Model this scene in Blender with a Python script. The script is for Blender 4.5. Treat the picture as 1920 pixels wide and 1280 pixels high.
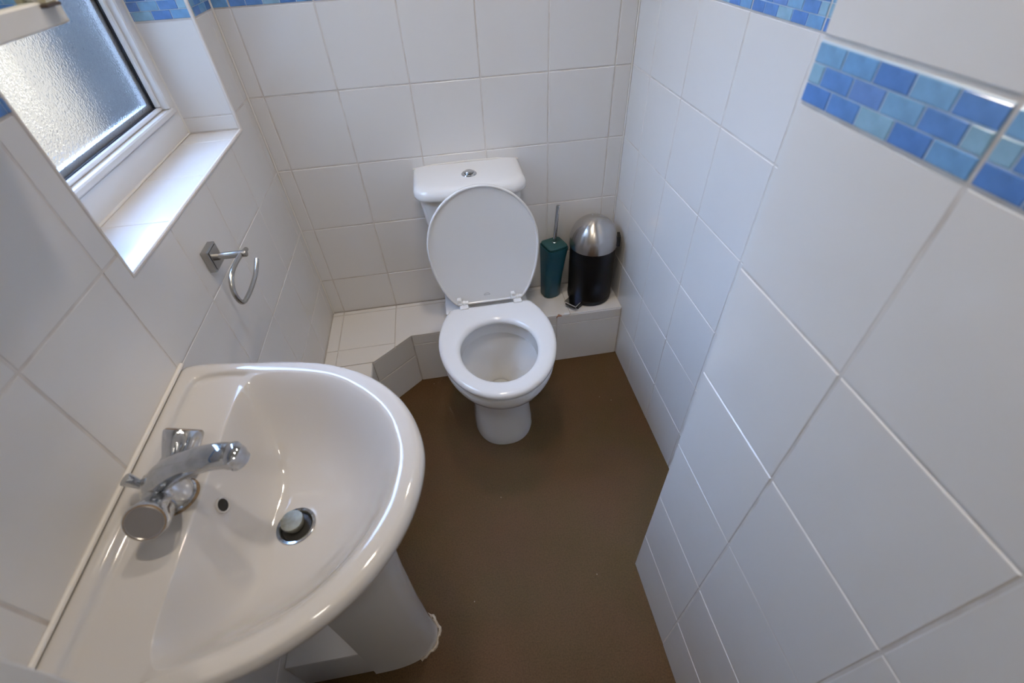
import bpy, math, random
from mathutils import Matrix, Vector
random.seed(4)
SC = bpy.context.scene
COL = SC.collection
for o in list(bpy.data.objects):
    bpy.data.objects.remove(o)

# ------------------------------------------------------------------ camera, world, lights, exposure
cam_d = bpy.data.cameras.new('camera')
cam = bpy.data.objects.new('camera', cam_d)
COL.objects.link(cam)
RR = ((0.9863865950, -0.1592820753, -0.0408742661),
      (0.1391302451, 0.6758582724, 0.7237806286),
      (-0.0876600697, -0.7196143524, 0.6888184783))
CP = (0.5105176, -1.4811931, 1.3748188)
cam.matrix_world = Matrix(((RR[0][0], RR[1][0], RR[2][0], CP[0]),
                           (RR[0][1], RR[1][1], RR[2][1], CP[1]),
                           (RR[0][2], RR[1][2], RR[2][2], CP[2]),
                           (0, 0, 0, 1)))
cam_d.sensor_width = 36.0
cam_d.lens = 870.854 / 1920 * 36.0
cam_d.clip_start = 0.01
cam_d.dof.use_dof = True
cam_d.dof.focus_distance = 1.45
cam_d.dof.aperture_fstop = 4.2
SC.camera = cam

VS = SC.view_settings
SC.display_settings.display_device = 'sRGB'
VS.view_transform = 'Standard'
VS.look = 'None'
VS.gamma = 1.0
VS.use_curve_mapping = False
VS.exposure = 0.17

world = bpy.data.worlds.new('sky')
SC.world = world
world.use_nodes = True
wn = world.node_tree
bg = wn.nodes['Background']
sky = wn.nodes.new('ShaderNodeTexSky')
sky.sky_type = 'NISHITA'
sky.sun_disc = False
sky.sun_elevation = math.radians(48)
sky.sun_rotation = math.radians(90)
wn.links.new(sky.outputs[0], bg.inputs[0])
bg.inputs[1].default_value = 20.0

sun_d = bpy.data.lights.new('sun', 'SUN')
sun_d.energy = 1.5
sun_d.angle = 0.01
sun_d.color = (1.0, 0.95, 0.86)
sun = bpy.data.objects.new('sun', sun_d)
COL.objects.link(sun)
sun.rotation_euler = Vector((-0.62, 0.30, -0.80)).to_track_quat('-Z', 'Y').to_euler()


def area(name, loc, size, energy, color, down=(0, 0, -1)):
    d = bpy.data.lights.new(name, 'AREA')
    d.shape = 'DISK'
    d.size = size
    d.energy = energy
    d.color = color
    o = bpy.data.objects.new(name, d)
    COL.objects.link(o)
    o.location = loc
    o.rotation_euler = Vector(down).to_track_quat('-Z', 'Y').to_euler()
    return o


def spot(name, loc, energy, color, angle=112, radius=0.05):
    d = bpy.data.lights.new(name, 'SPOT')
    d.energy = energy
    d.color = color
    d.spot_size = math.radians(angle)
    d.spot_blend = 0.9
    d.shadow_soft_size = radius
    o = bpy.data.objects.new(name, d)
    COL.objects.link(o)
    o.location = loc
    return o


LAMPS = ((0.60, -0.46), (0.44, -1.02))
WARM = (1.0, 0.88, 0.73)
spot('downlight_beam', (*LAMPS[0], 2.285), 21, WARM)
spot('downlight_beam', (*LAMPS[1], 2.285), 19, WARM)
area('hall_fill_light', (0.52, -1.95, 2.285), 0.20, 3.6, (1.0, 0.92, 0.82))  # unseen fill added behind the camera to lift front-facing surfaces


# ------------------------------------------------------------------ materials
def mat(name, color, rough=0.5, metal=0.0, noise=None, bump=None, coat=0.0, spec=0.5):
    m = bpy.data.materials.new(name)
    m.use_nodes = True
    nt = m.node_tree
    b = nt.nodes['Principled BSDF']
    b.inputs['Base Color'].default_value = (*color, 1)
    b.inputs['Roughness'].default_value = rough
    b.inputs['Metallic'].default_value = metal
    b.inputs['Specular IOR Level'].default_value = spec
    b.inputs['Coat Weight'].default_value = coat
    b.inputs['Coat Roughness'].default_value = 0.05
    tc = nt.nodes.new('ShaderNodeTexCoord')
    if noise:
        col2, scale, lo, hi = noise
        n = nt.nodes.new('ShaderNodeTexNoise')
        n.inputs['Scale'].default_value = scale
        n.inputs['Detail'].default_value = 6
        r = nt.nodes.new('ShaderNodeMapRange')
        r.inputs[1].default_value = lo
        r.inputs[2].default_value = hi
        mx = nt.nodes.new('ShaderNodeMix')
        mx.data_type = 'RGBA'
        mx.inputs[6].default_value = (*color, 1)
        mx.inputs[7].default_value = (*col2, 1)
        nt.links.new(tc.outputs['Object'], n.inputs['Vector'])
        nt.links.new(n.outputs[0], r.inputs[0])
        nt.links.new(r.outputs[0], mx.inputs[0])
        nt.links.new(mx.outputs[2], b.inputs['Base Color'])
    if bump:
        scale, strength, dist = bump
        n2 = nt.nodes.new('ShaderNodeTexNoise')
        n2.inputs['Scale'].default_value = scale
        n2.inputs['Detail'].default_value = 2
        bp = nt.nodes.new('ShaderNodeBump')
        bp.inputs['Strength'].default_value = strength
        bp.inputs['Distance'].default_value = dist
        nt.links.new(tc.outputs['Object'], n2.inputs['Vector'])
        nt.links.new(n2.outputs[0], bp.inputs['Height'])
        nt.links.new(bp.outputs[0], b.inputs['Normal'])
    return m


M = {}
M['tile'] = mat('white_glazed_tile', (0.765, 0.745, 0.725), 0.16, bump=(9, 0.10, 0.01), spec=0.45)
M['grout'] = mat('pale_grout', (0.69, 0.65, 0.61), 0.85, noise=((0.56, 0.50, 0.45), 22, 0.45, 0.75))
M['sealant'] = mat('old_sealant', (0.62, 0.54, 0.44), 0.8, noise=((0.35, 0.26, 0.18), 60, 0.45, 0.7), bump=(180, 0.6, 0.004))
M['bead'] = mat('white_sealant', (0.80, 0.77, 0.73), 0.5)
M['paint'] = mat('white_wall_paint', (0.74, 0.73, 0.71), 0.7)
M['gloss_paint'] = mat('white_gloss_paint', (0.70, 0.69, 0.67), 0.35)
M['upvc'] = mat('white_upvc', (0.78, 0.77, 0.76), 0.28)
M['trim'] = mat('cream_plastic_trim', (0.74, 0.69, 0.64), 0.35)
M['gasket'] = mat('black_gasket', (0.012, 0.013, 0.02), 0.5)
M['spacer'] = mat('grey_spacer', (0.42, 0.43, 0.44), 0.6)
M['ceramic'] = mat('white_ceramic', (0.77, 0.76, 0.745), 0.06, spec=0.5, coat=0.3)
M['basin'] = mat('warm_white_ceramic', (0.635, 0.61, 0.585), 0.07, spec=0.5, coat=0.3)
M['seat'] = mat('white_seat_plastic', (0.765, 0.76, 0.75), 0.13, spec=0.5)
M['chrome'] = mat('chrome', (0.62, 0.64, 0.67), 0.07, metal=1.0, noise=((0.50, 0.52, 0.54), 70, 0.45, 0.7))
M['satin'] = mat('satin_nickel', (0.46, 0.45, 0.43), 0.26, metal=1.0)
M['steel'] = mat('brushed_steel', (0.58, 0.55, 0.52), 0.27, metal=1.0)
M['black'] = mat('black_metal', (0.006, 0.006, 0.0065), 0.42, spec=0.22)
M['blackp'] = mat('black_plastic', (0.01, 0.01, 0.01), 0.45)
M['teal'] = mat('teal_plastic', (0.008, 0.072, 0.088), 0.38)
M['teal2'] = mat('teal_plastic_lid', (0.016, 0.085, 0.088), 0.42)
M['dark'] = mat('dark_drain', (0.012, 0.011, 0.009), 0.5)
M['stopper'] = mat('worn_stopper', (0.36, 0.36, 0.31), 0.42, metal=0.6, noise=((0.22, 0.22, 0.18), 90, 0.4, 0.7))
M['lime'] = mat('limescale_ring', (0.35, 0.22, 0.10), 0.8, noise=((0.16, 0.12, 0.09), 200, 0.4, 0.65))
M['handlecap'] = mat('worn_handle_cap', (0.36, 0.34, 0.33), 0.3, metal=0.9)
M['chip'] = mat('terracotta_chip', (0.42, 0.22, 0.14), 0.9)
M['water'] = mat('water', (0.55, 0.56, 0.55), 0.02)
M['mirror'] = mat('mirror_glass', (0.72, 0.76, 0.73), 0.02, metal=1.0)
M['beige'] = mat('beige_catch', (0.50, 0.47, 0.36), 0.5)
M['brown'] = mat('dark_brown_foot', (0.06, 0.04, 0.03), 0.5)
M['render'] = mat('darkened_yard_wall', (0.0150, 0.0134, 0.0106), 0.9, noise=((0.0135, 0.0120, 0.0095), 1.5, 0.4, 0.7), spec=0.0)  # shade put into the colour, holds down brightness seen through the pane
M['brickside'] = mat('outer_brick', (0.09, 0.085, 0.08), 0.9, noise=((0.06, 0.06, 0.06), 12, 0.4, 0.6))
M['ground'] = mat('darkened_ground', (0.0120, 0.0098, 0.0070), 0.9, spec=0.0)  # coloured near-black in place of shade, dims the view through the glass
M['listello'] = mat('pale_listello', (0.74, 0.72, 0.70), 0.2)
M['mosaic_grout'] = mat('blue_white_joint', (0.50, 0.61, 0.71), 0.3)
BLUE = {}
for k, c in {'vl': (0.27, 0.47, 0.62), 'l': (0.20, 0.40, 0.62), 'm': (0.165, 0.36, 0.62), 'd': (0.115, 0.26, 0.56), 'v': (0.145, 0.27, 0.56), 'k': (0.095, 0.225, 0.52)}.items():
    BLUE[k] = mat('blue_mosaic_' + k, c, 0.14, noise=(tuple(x * 0.80 for x in c), 55, 0.40, 0.68))


def steel_aniso():
    m = M['steel']
    b = m.node_tree.nodes['Principled BSDF']
    b.inputs['Anisotropic'].default_value = 0.8
    b.inputs['Anisotropic Rotation'].default_value = 0.25
    t = m.node_tree.nodes.new('ShaderNodeTangent')
    t.direction_type = 'RADIAL'
    t.axis = 'Z'
    m.node_tree.links.new(t.outputs[0], b.inputs['Tangent'])


steel_aniso()


def floor_mat():
    m = bpy.data.materials.new('brown_vinyl_floor')
    m.use_nodes = True
    nt = m.node_tree
    L = nt.links.new
    b = nt.nodes['Principled BSDF']
    b.inputs['Roughness'].default_value = 0.5
    b.inputs['Specular IOR Level'].default_value = 0.22
    tc = nt.nodes.new('ShaderNodeTexCoord')
    mp = nt.nodes.new('ShaderNodeMapping')
    mp.inputs['Scale'].default_value = (1, 1, 1)
    L(tc.outputs['Object'], mp.inputs[0])
    n1 = nt.nodes.new('ShaderNodeTexNoise')
    n1.inputs['Scale'].default_value = 4.5
    n1.inputs['Detail'].default_value = 4
    n1.inputs['Roughness'].default_value = 0.6
    L(mp.outputs[0], n1.inputs['Vector'])
    n2 = nt.nodes.new('ShaderNodeTexNoise')
    n2.inputs['Scale'].default_value = 260
    n2.inputs['Detail'].default_value = 3
    L(mp.outputs[0], n2.inputs['Vector'])
    r1 = nt.nodes.new('ShaderNodeMapRange')
    r1.inputs[1].default_value = 0.36
    r1.inputs[2].default_value = 0.64
    L(n1.outputs[0], r1.inputs[0])
    mx = nt.nodes.new('ShaderNodeMix')
    mx.data_type = 'RGBA'
    mx.inputs[6].default_value = (0.090, 0.052, 0.0165, 1)
    mx.inputs[7].default_value = (0.105, 0.0535, 0.0205, 1)
    L(r1.outputs[0], mx.inputs[0])
    mx2 = nt.nodes.new('ShaderNodeMix')
    mx2.data_type = 'RGBA'
    mx2.blend_type = 'OVERLAY'
    mx2.inputs[0].default_value = 0.55
    L(mx.outputs[2], mx2.inputs[6])
    L(n2.outputs[0], mx2.inputs[7])
    # sparse pale specks of dust
    v = nt.nodes.new('ShaderNodeTexVoronoi')
    v.inputs['Scale'].default_value = 26
    L(mp.outputs[0], v.inputs['Vector'])
    lt = nt.nodes.new('ShaderNodeMath')
    lt.operation = 'LESS_THAN'
    lt.inputs[1].default_value = 0.045
    L(v.outputs['Distance'], lt.inputs[0])
    sp = nt.nodes.new('ShaderNodeSeparateColor')
    L(v.outputs['Color'], sp.inputs[0])
    gt = nt.nodes.new('ShaderNodeMath')
    gt.operation = 'GREATER_THAN'
    gt.inputs[1].default_value = 0.93
    L(sp.outputs[0], gt.inputs[0])
    mu = nt.nodes.new('ShaderNodeMath')
    mu.operation = 'MULTIPLY'
    L(lt.outputs[0], mu.inputs[0])
    L(gt.outputs[0], mu.inputs[1])
    mx3 = nt.nodes.new('ShaderNodeMix')
    mx3.data_type = 'RGBA'
    mx3.inputs[7].default_value = (0.30, 0.24, 0.18, 1)
    L(mu.outputs[0], mx3.inputs[0])
    L(mx2.outputs[2], mx3.inputs[6])
    L(mx3.outputs[2], b.inputs['Base Color'])
    bp = nt.nodes.new('ShaderNodeBump')
    bp.inputs['Strength'].default_value = 0.25
    bp.inputs['Distance'].default_value = 0.002
    L(n2.outputs[0], bp.inputs['Height'])
    L(bp.outputs[0], b.inputs['Normal'])
    return m


M['floor'] = floor_mat()


def glass_mat():
    m = bpy.data.materials.new('obscured_glass')
    m.use_nodes = True
    nt = m.node_tree
    L = nt.links.new
    nt.nodes.remove(nt.nodes['Principled BSDF'])
    out = nt.nodes['Material Output']
    tc = nt.nodes.new('ShaderNodeTexCoord')
    n = nt.nodes.new('ShaderNodeTexNoise')
    n.inputs['Scale'].default_value = 260
    n.inputs['Detail'].default_value = 2
    L(tc.outputs['Object'], n.inputs['Vector'])
    bp = nt.nodes.new('ShaderNodeBump')
    bp.inputs['Strength'].default_value = 0.6
    bp.inputs['Distance'].default_value = 0.0013
    L(n.outputs[0], bp.inputs['Height'])
    rf = nt.nodes.new('ShaderNodeBsdfRefraction')
    rf.inputs['Roughness'].default_value = 0.18
    rf.inputs['IOR'].default_value = 1.30
    L(bp.outputs[0], rf.inputs['Normal'])
    tl = nt.nodes.new('ShaderNodeBsdfTranslucent')
    L(bp.outputs[0], tl.inputs['Normal'])
    gl = nt.nodes.new('ShaderNodeBsdfGlossy')
    gl.inputs['Roughness'].default_value = 0.12
    L(bp.outputs[0], gl.inputs['Normal'])
    m1 = nt.nodes.new('ShaderNodeMixShader')
    m1.inputs[0].default_value = 0.007
    L(rf.outputs[0], m1.inputs[1])
    L(tl.outputs[0], m1.inputs[2])
    m2 = nt.nodes.new('ShaderNodeMixShader')
    m2.inputs[0].default_value = 0.05
    L(m1.outputs[0], m2.inputs[1])
    L(gl.outputs[0], m2.inputs[2])
    L(m2.outputs[0], out.inputs['Surface'])
    return m


M['glass'] = glass_mat()

# ------------------------------------------------------------------ object helpers
WLOC = {}


def link(o, parent=None):
    COL.objects.link(o)
    if parent is not None:
        o.parent = parent
    return o


def empty(name, loc, label=None, cat=None, kind=None, group=None):
    o = bpy.data.objects.new(name, None)
    o.empty_display_size = 0.05
    o.location = loc
    COL.objects.link(o)
    WLOC[o] = Vector(loc)
    tag(o, label, cat, kind, group)
    return o


def tag(o, label=None, cat=None, kind=None, group=None):
    for k, v in (('label', label), ('category', cat), ('kind', kind), ('group', group)):
        if v:
            o[k] = v
    return o


def mesh(name, verts, faces, material, smooth=False, sharp=None):
    me = bpy.data.meshes.new(name)
    me.from_pydata([tuple(v) for v in verts], [], faces)
    me.validate()
    me.update()
    me.materials.append(material)
    if smooth:
        for p in me.polygons:
            p.use_smooth = True
        if sharp is not None:
            me.set_sharp_from_angle(angle=math.radians(sharp))
    return me


def obj(name, geo, material, parent=None, smooth=False, sharp=35, label=None, loc=None):
    """world-space verts -> one mesh object under parent (or at its own base)"""
    verts, faces = geo
    base = WLOC.get(parent, Vector((0, 0, 0)))
    here = Vector(loc) if loc is not None else (base if parent is not None else Vector((0, 0, 0)))
    me = mesh(name, [Vector(v) - here for v in verts], faces, material, smooth, sharp)
    o = bpy.data.objects.new(name, me)
    o.location = here - base
    link(o, parent)
    WLOC[o] = here
    if label:
        o['label'] = label
    return o


def join(*geos):
    V, F = [], []
    for v, f in geos:
        k = len(V)
        V += list(v)
        F += [tuple(i + k for i in q) for q in f]
    return V, F


def box(x0, x1, y0, y1, z0, z1, c=0.0):
    x0, x1 = min(x0, x1), max(x0, x1)
    y0, y1 = min(y0, y1), max(y0, y1)
    z0, z1 = min(z0, z1), max(z0, z1)
    if c <= 0:
        v = [(x, y, z) for z in (z0, z1) for y in (y0, y1) for x in (x0, x1)]
        f = [(0, 2, 3, 1), (4, 5, 7, 6), (0, 1, 5, 4), (2, 6, 7, 3), (0, 4, 6, 2), (1, 3, 7, 5)]
        return v, f
    # chamfered box: 24 verts
    v, idx = [], {}
    for ix, x in enumerate((x0, x1)):
        for iy, y in enumerate((y0, y1)):
            for iz, z in enumerate((z0, z1)):
                dx = c if ix == 0 else -c
                dy = c if iy == 0 else -c
                dz = c if iz == 0 else -c
                idx[(ix, iy, iz, 0)] = len(v); v.append((x, y + dy, z + dz))
                idx[(ix, iy, iz, 1)] = len(v); v.append((x + dx, y, z + dz))
                idx[(ix, iy, iz, 2)] = len(v); v.append((x + dx, y + dy, z))
    f = []
    f.append(tuple(idx[(0, a, b, 0)] for a, b in ((0, 0), (0, 1), (1, 1), (1, 0))))
    f.append(tuple(idx[(1, a, b, 0)] for a, b in ((0, 0), (1, 0), (1, 1), (0, 1))))
    f.append(tuple(idx[(a, 0, b, 1)] for a, b in ((0, 0), (1, 0), (1, 1), (0, 1))))
    f.append(tuple(idx[(a, 1, b, 1)] for a, b in ((0, 0), (0, 1), (1, 1), (1, 0))))
    f.append(tuple(idx[(a, b, 0, 2)] for a, b in ((0, 0), (0, 1), (1, 1), (1, 0))))
    f.append(tuple(idx[(a, b, 1, 2)] for a, b in ((0, 0), (1, 0), (1, 1), (0, 1))))
    for a in (0, 1):
        for b in (0, 1):
            f.append((idx[(a, b, 0, 0)], idx[(a, b, 1, 0)], idx[(a, b, 1, 1)], idx[(a, b, 0, 1)]))
            f.append((idx[(a, 0, b, 0)], idx[(a, 1, b, 0)], idx[(a, 1, b, 2)], idx[(a, 0, b, 2)]))
            f.append((idx[(0, a, b, 1)], idx[(1, a, b, 1)], idx[(1, a, b, 2)], idx[(0, a, b, 2)]))
    for a in (0, 1):
        for b in (0, 1):
            for d in (0, 1):
                f.append((idx[(a, b, d, 0)], idx[(a, b, d, 1)], idx[(a, b, d, 2)]))
    return fixn(v, f)


def fixn(v, f):
    """orient the faces of a convex solid outward"""
    c = Vector((0, 0, 0))
    for p in v:
        c += Vector(p)
    c /= len(v)
    out = []
    for q in f:
        a, b, d = (Vector(v[q[i]]) for i in (0, 1, 2))
        n = (b - a).cross(d - a)
        m = sum((Vector(v[i]) for i in q), Vector()) / len(q)
        out.append(tuple(q) if n.dot(m - c) >= 0 else tuple(reversed(q)))
    return v, out


def loft(rings, cap0=True, cap1=True, closed=True):
    n = len(rings[0])
    V = [p for r in rings for p in r]
    F = []
    for i in range(len(rings) - 1):
        for j in range(n if closed else n - 1):
            k = (j + 1) % n
            F.append((i * n + j, i * n + k, (i + 1) * n + k, (i + 1) * n + j))
    if cap0:
        F.append(tuple(reversed(range(n))))
    if cap1:
        F.append(tuple(range((len(rings) - 1) * n, len(rings) * n)))
    return V, F


def axes(d):
    d = Vector(d).normalized()
    a = Vector((0, 0, 1)) if abs(d.z) < 0.9 else Vector((1, 0, 0))
    u = d.cross(a).normalized()
    return u, d.cross(u).normalized(), d


def lathe(base, axis, prof, n=32, cap0=True, cap1=True):
    """prof: list of (radius, distance along axis)"""
    u, v, d = axes(axis)
    b = Vector(base)
    rings = []
    for r, h in prof:
        rings.append([b + d * h + (u * math.cos(2 * math.pi * k / n) + v * math.sin(2 * math.pi * k / n)) * r for k in range(n)])
    return loft(rings, cap0, cap1)


def tube(pts, r, n=14, cap=True):
    P = [Vector(p) for p in pts]
    rad = r if isinstance(r, (list, tuple)) else [r] * len(P)
    rings = []
    up = None
    for i, p in enumerate(P):
        t = (P[min(i + 1, len(P) - 1)] - P[max(i - 1, 0)]).normalized()
        if up is None:
            u, v, _ = axes(t)
        else:
            u = (up - t * up.dot(t)).normalized()
            v = t.cross(u)
        up = u
        rings.append([p + (u * math.cos(2 * math.pi * k / n) + v * math.sin(2 * math.pi * k / n)) * rad[i] for k in range(n)])
    return loft(rings, cap, cap)


def spline(pts, sub=6):
    P = [Vector(p) for p in pts]
    out = []
    for i in range(len(P) - 1):
        p0, p1, p2, p3 = P[max(i - 1, 0)], P[i], P[i + 1], P[min(i + 2, len(P) - 1)]
        for k in range(sub):
            t = k / sub
            out.append(0.5 * ((2 * p1) + (-p0 + p2) * t + (2 * p0 - 5 * p1 + 4 * p2 - p3) * t * t + (-p0 + 3 * p1 - 3 * p2 + p3) * t ** 3))
    out.append(P[-1])
    return out


# ------------------------------------------------------------------ measurements (metres)
W = 1.0948          # room width at the toilet
W2 = 0.8819         # nearer boxed-out right wall
Y0 = -1.0140        # where it starts
ZA = 1.0091         # a grout line round the room
H = 0.20551         # tile pitch, up
TP = 0.2000         # tile pitch, along
X0 = 0.0423         # first grout column on the back wall
ZB = 1.2110         # bottom of the blue border
HB = 0.0546
ZL = 0.2415         # ledge top
DL = 0.1930         # ledge depth
TOP = 2.30
WO = (-0.787, -0.130, 0.972, 1.95)   # window opening y0 y1 z0 z1
G = 0.0032
TT = 0.0065         # tile thickness
REC = 0.0010        # grout recess

_tile_cache = {}


def tile_mesh(w, h, t=TT, c=0.0012, material=None):
    material = material or M['tile']
    key = (round(w, 4), round(h, 4), t, material.name)
    if key not in _tile_cache:
        c = min(c, w * 0.2, h * 0.2)
        a = [(c, c, 0), (w - c, c, 0), (w - c, h - c, 0), (c, h - c, 0)]
        b = [(0, 0, -c), (w, 0, -c), (w, h, -c), (0, h, -c)]
        d = [(0, 0, -t), (w, 0, -t), (w, h, -t), (0, h, -t)]
        F = [(0, 1, 2, 3)]
        for i in range(4):
            k = (i + 1) % 4
            F += [(4 + i, 4 + k, k, i), (8 + i, 8 + k, 4 + k, 4 + i)]
        F.append((11, 10, 9, 8))
        _tile_cache[key] = mesh('tile', a + b + d, F, material)
    return _tile_cache[key]


def poly_tile(pts, t=TT):
    n = len(pts)
    V = [(x, y, 0) for x, y in pts] + [(x, y, -t) for x, y in pts]
    F = [tuple(range(n)), tuple(reversed(range(n, 2 * n)))]
    for i in range(n):
        k = (i + 1) % n
        F.append((i, n + i, n + k, k))
    return mesh('tile', V, F, M['tile'])


def frame_mat(o, u, v):
    u, v, o = Vector(u).normalized(), Vector(v).normalized(), Vector(o)
    n = u.cross(v)
    return Matrix(((u.x, v.x, n.x, o.x), (u.y, v.y, n.y, o.y), (u.z, v.z, n.z, o.z), (0, 0, 0, 1)))


def place(name, me, parent, fm, x, y, jit=True):
    o = bpy.data.objects.new(name, me)
    o.parent = parent
    m = fm @ Matrix.Translation((x, y, random.uniform(-0.0003, 0.0003) if jit else 0))
    if jit:
        m = m @ Matrix.Rotation(random.uniform(-0.0016, 0.0016), 4, 'X') @ Matrix.Rotation(random.uniform(-0.0016, 0.0016), 4, 'Y')
    o.matrix_parent_inverse = Matrix.Translation(-WLOC.get(parent, Vector((0, 0, 0))))
    o.matrix_world = m
    o.matrix_basis = m
    COL.objects.link(o)
    return o


PAT = [  # printed mosaic, top row first: (start, end) in fifths, tone
    [(0, 1, 'l'), (1, 2, 'm'), (2, 3, 'k'), (3, 4, 'l'), (4, 5, 'd')],
    [(0, .5, 'vl'), (.5, 1.5, 'd'), (1.5, 2.5, 'v'), (2.5, 3.5, 'l'), (3.5, 4.5, 'd'), (4.5, 5, 'vl')],
    [(0, 1, 'k'), (1, 2, 'd'), (2, 3, 'vl'), (3, 4, 'k'), (4, 5, 'm')],
]


def border_tile(parent, fm, a, b, u_start, z, third=True):
    """border tile from a to b along the wall; its pattern starts at u_start"""
    base = place('border_tile', tile_mesh(b - a, HB - 0.001, material=M['mosaic_grout']), parent, fm, a, z, jit=False)
    rh = (HB - 0.001 - 0.0012) / 3
    for ri, row in enumerate(PAT):
        zz = z + 0.0006 + (2 - ri) * rh
        for s, e, k in row:
            x0 = max(a + 0.0008, u_start + s * TP / 5 + 0.0008)
            x1 = min(b - 0.0008, u_start + e * TP / 5 - 0.0008)
            if x1 - x0 < 0.003:
                continue
            me = tile_mesh(x1 - x0, rh - 0.0014, t=0.0025, c=0.0006, material=BLUE[k])
            o = bpy.data.objects.new('mosaic_piece', me)
            o.parent = base
            o.matrix_parent_inverse = Matrix.Identity(4)
            o.matrix_basis = Matrix.Translation((x0 - a, zz - z, 0.0010))
            COL.objects.link(o)
    return base


ROWS = [0.0, 0.1871, 0.3926, 0.5981, 0.8036, 1.0091, ZB]
ROWS_N = [0.0] + [ZB - k * H for k in (5, 4, 3, 2, 1)] + [ZB]
UP = [ZB + HB + 0.003 + k * H for k in range(6)]


def tile_wall(parent, fm, cols, lo=0.0, hi=2.05, rows=None, hole=None, border=True, pat0=None, holes_skip=None):
    """tiles between consecutive column lines (in wall coordinates), rows from the floor to the border and above it"""
    rows = rows or ROWS
    bands = [(rows[i], rows[i + 1]) for i in range(len(rows) - 1)] + [(UP[i], UP[i + 1]) for i in range(len(UP) - 1) if UP[i + 1] <= hi]
    for (z0, z1) in bands:
        z0c = max(z0, lo)
        if z1 - z0c < 0.006:
            continue
        for i in range(len(cols) - 1):
            a, b = cols[i] + G / 2, cols[i + 1] - G / 2
            p, q = z0c + (G / 2 if z0c > 0 else 0), z1 - G / 2
            if b - a < 0.004:
                continue
            if hole:
                h0, h1, g0, g1 = hole
                if a >= h0 and b <= h1 and p >= g0 and q <= g1:
                    continue
                if not (b <= h0 or a >= h1 or q <= g0 or p >= g1):
                    left, right, below = a < h0, b > h1, p < g0
                    if not below:
                        if left:
                            b = h0
                        elif right:
                            a = h1
                        if b - a > 0.004:
                            place('tile', tile_mesh(b - a, q - p), parent, fm, a, p)
                        continue
                    if left:
                        place('tile', poly_tile([(0, 0), (b - a, 0), (b - a, g0 - p), (h0 - a, g0 - p), (h0 - a, q - p), (0, q - p)]), parent, fm, a, p)
                    elif right:
                        place('tile', poly_tile([(0, 0), (b - a, 0), (b - a, q - p), (h1 - a, q - p), (h1 - a, g0 - p), (0, g0 - p)]), parent, fm, a, p)
                    else:
                        place('tile', tile_mesh(b - a, g0 - p), parent, fm, a, p)
                    continue
            place('tile', tile_mesh(b - a, q - p), parent, fm, a, p)
    if border:
        for i in range(len(cols) - 1):
            a, b = cols[i] + G / 2, cols[i + 1] - G / 2
            us = cols[i] if (cols[i + 1] - cols[i]) > 0.19 or i else cols[i + 1] - TP
            if hole:
                h0, h1 = hole[0], hole[1]
                if a >= h0 and b <= h1:
                    continue
                if a < h0 < b:
                    b = h0
                elif a < h1 < b:
                    us, a = us, h1
            if b - a > 0.006:
                border_tile(parent, fm, a, b, us, ZB + 0.0015)


# ------------------------------------------------------------------ setting: floor, ceiling, walls
def structure(name, geo, material, smooth=False):
    o = obj(name, geo, material, None, smooth)
    o['kind'] = 'structure'
    return o


structure('floor', box(-0.15, W + 0.15, -2.7, 0.1, -0.08, 0.0), M['floor'])
structure('ceiling', box(-0.32, W + 0.15, -2.7, 0.15, TOP, TOP + 0.1), M['paint'])

# back wall
wall_back = structure('wall_back', box(-0.15, W + 0.15, REC, 0.12, 0.0, TOP), M['grout'])
FB = frame_mat((0, 0, 0), (1, 0, 0), (0, 0, 1))
tile_wall(wall_back, FB, [0.002] + [X0 + k * TP for k in range(6)] + [W - 0.002], lo=ZL)

# right wall beside the toilet
wall_right = structure('wall_right', box(W + REC, W + 0.15, Y0 - 0.02, 0.0, 0.0, TOP), M['grout'])
FR = frame_mat((W, 0, 0), (0, -1, 0), (0, 0, 1))
tile_wall(wall_right, FR, [0.002] + [0.1391 + k * TP for k in range(5)] + [-Y0 - 0.001])

# nearer boxed-out part of the right wall: camera-side face and its end face
wall_right_front = structure('wall_right_front', box(W2 + REC, W + 0.15, -2.62, Y0 - REC, 0.0, TOP), M['grout'])
FN = frame_mat((W2, 0, 0), (0, -1, 0), (0, 0, 1))
tile_wall(wall_right_front, FN, [-Y0 - G / 2 + 0.0004] + [-Y0 + k * TP for k in range(1, 4)] + [1.70], rows=ROWS_N)
FE = frame_mat((W, Y0, 0), (-1, 0, 0), (0, 0, 1))
tile_wall(wall_right_front, FE, [0.002, 0.0129, W - W2 - 0.0015], rows=ROWS_N)

# left wall with the window opening
wy0, wy1, wz0, wz1 = WO
XI = -0.135   # where the reveal meets the window frame
WT = -0.19
wall_left = structure('wall_left', join(
    box(WT, -REC, wy1 + REC, 0.12, 0.0, TOP), box(WT, -REC, -1.36, wy0 - REC, 0.0, TOP),
    box(WT, -REC, wy0 - REC, wy1 + REC, 0.0, wz0 - REC), box(WT, -REC, wy0 - REC, wy1 + REC, wz1 + REC, TOP)), M['grout'])
FL = frame_mat((0, 0, 0), (0, 1, 0), (0, 0, 1))
tile_wall(wall_left, FL, [-1.358] + [-1.2374 + k * TP for k in range(7)] + [-0.002], hole=(wy0, wy1, wz0, wz1))
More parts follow.
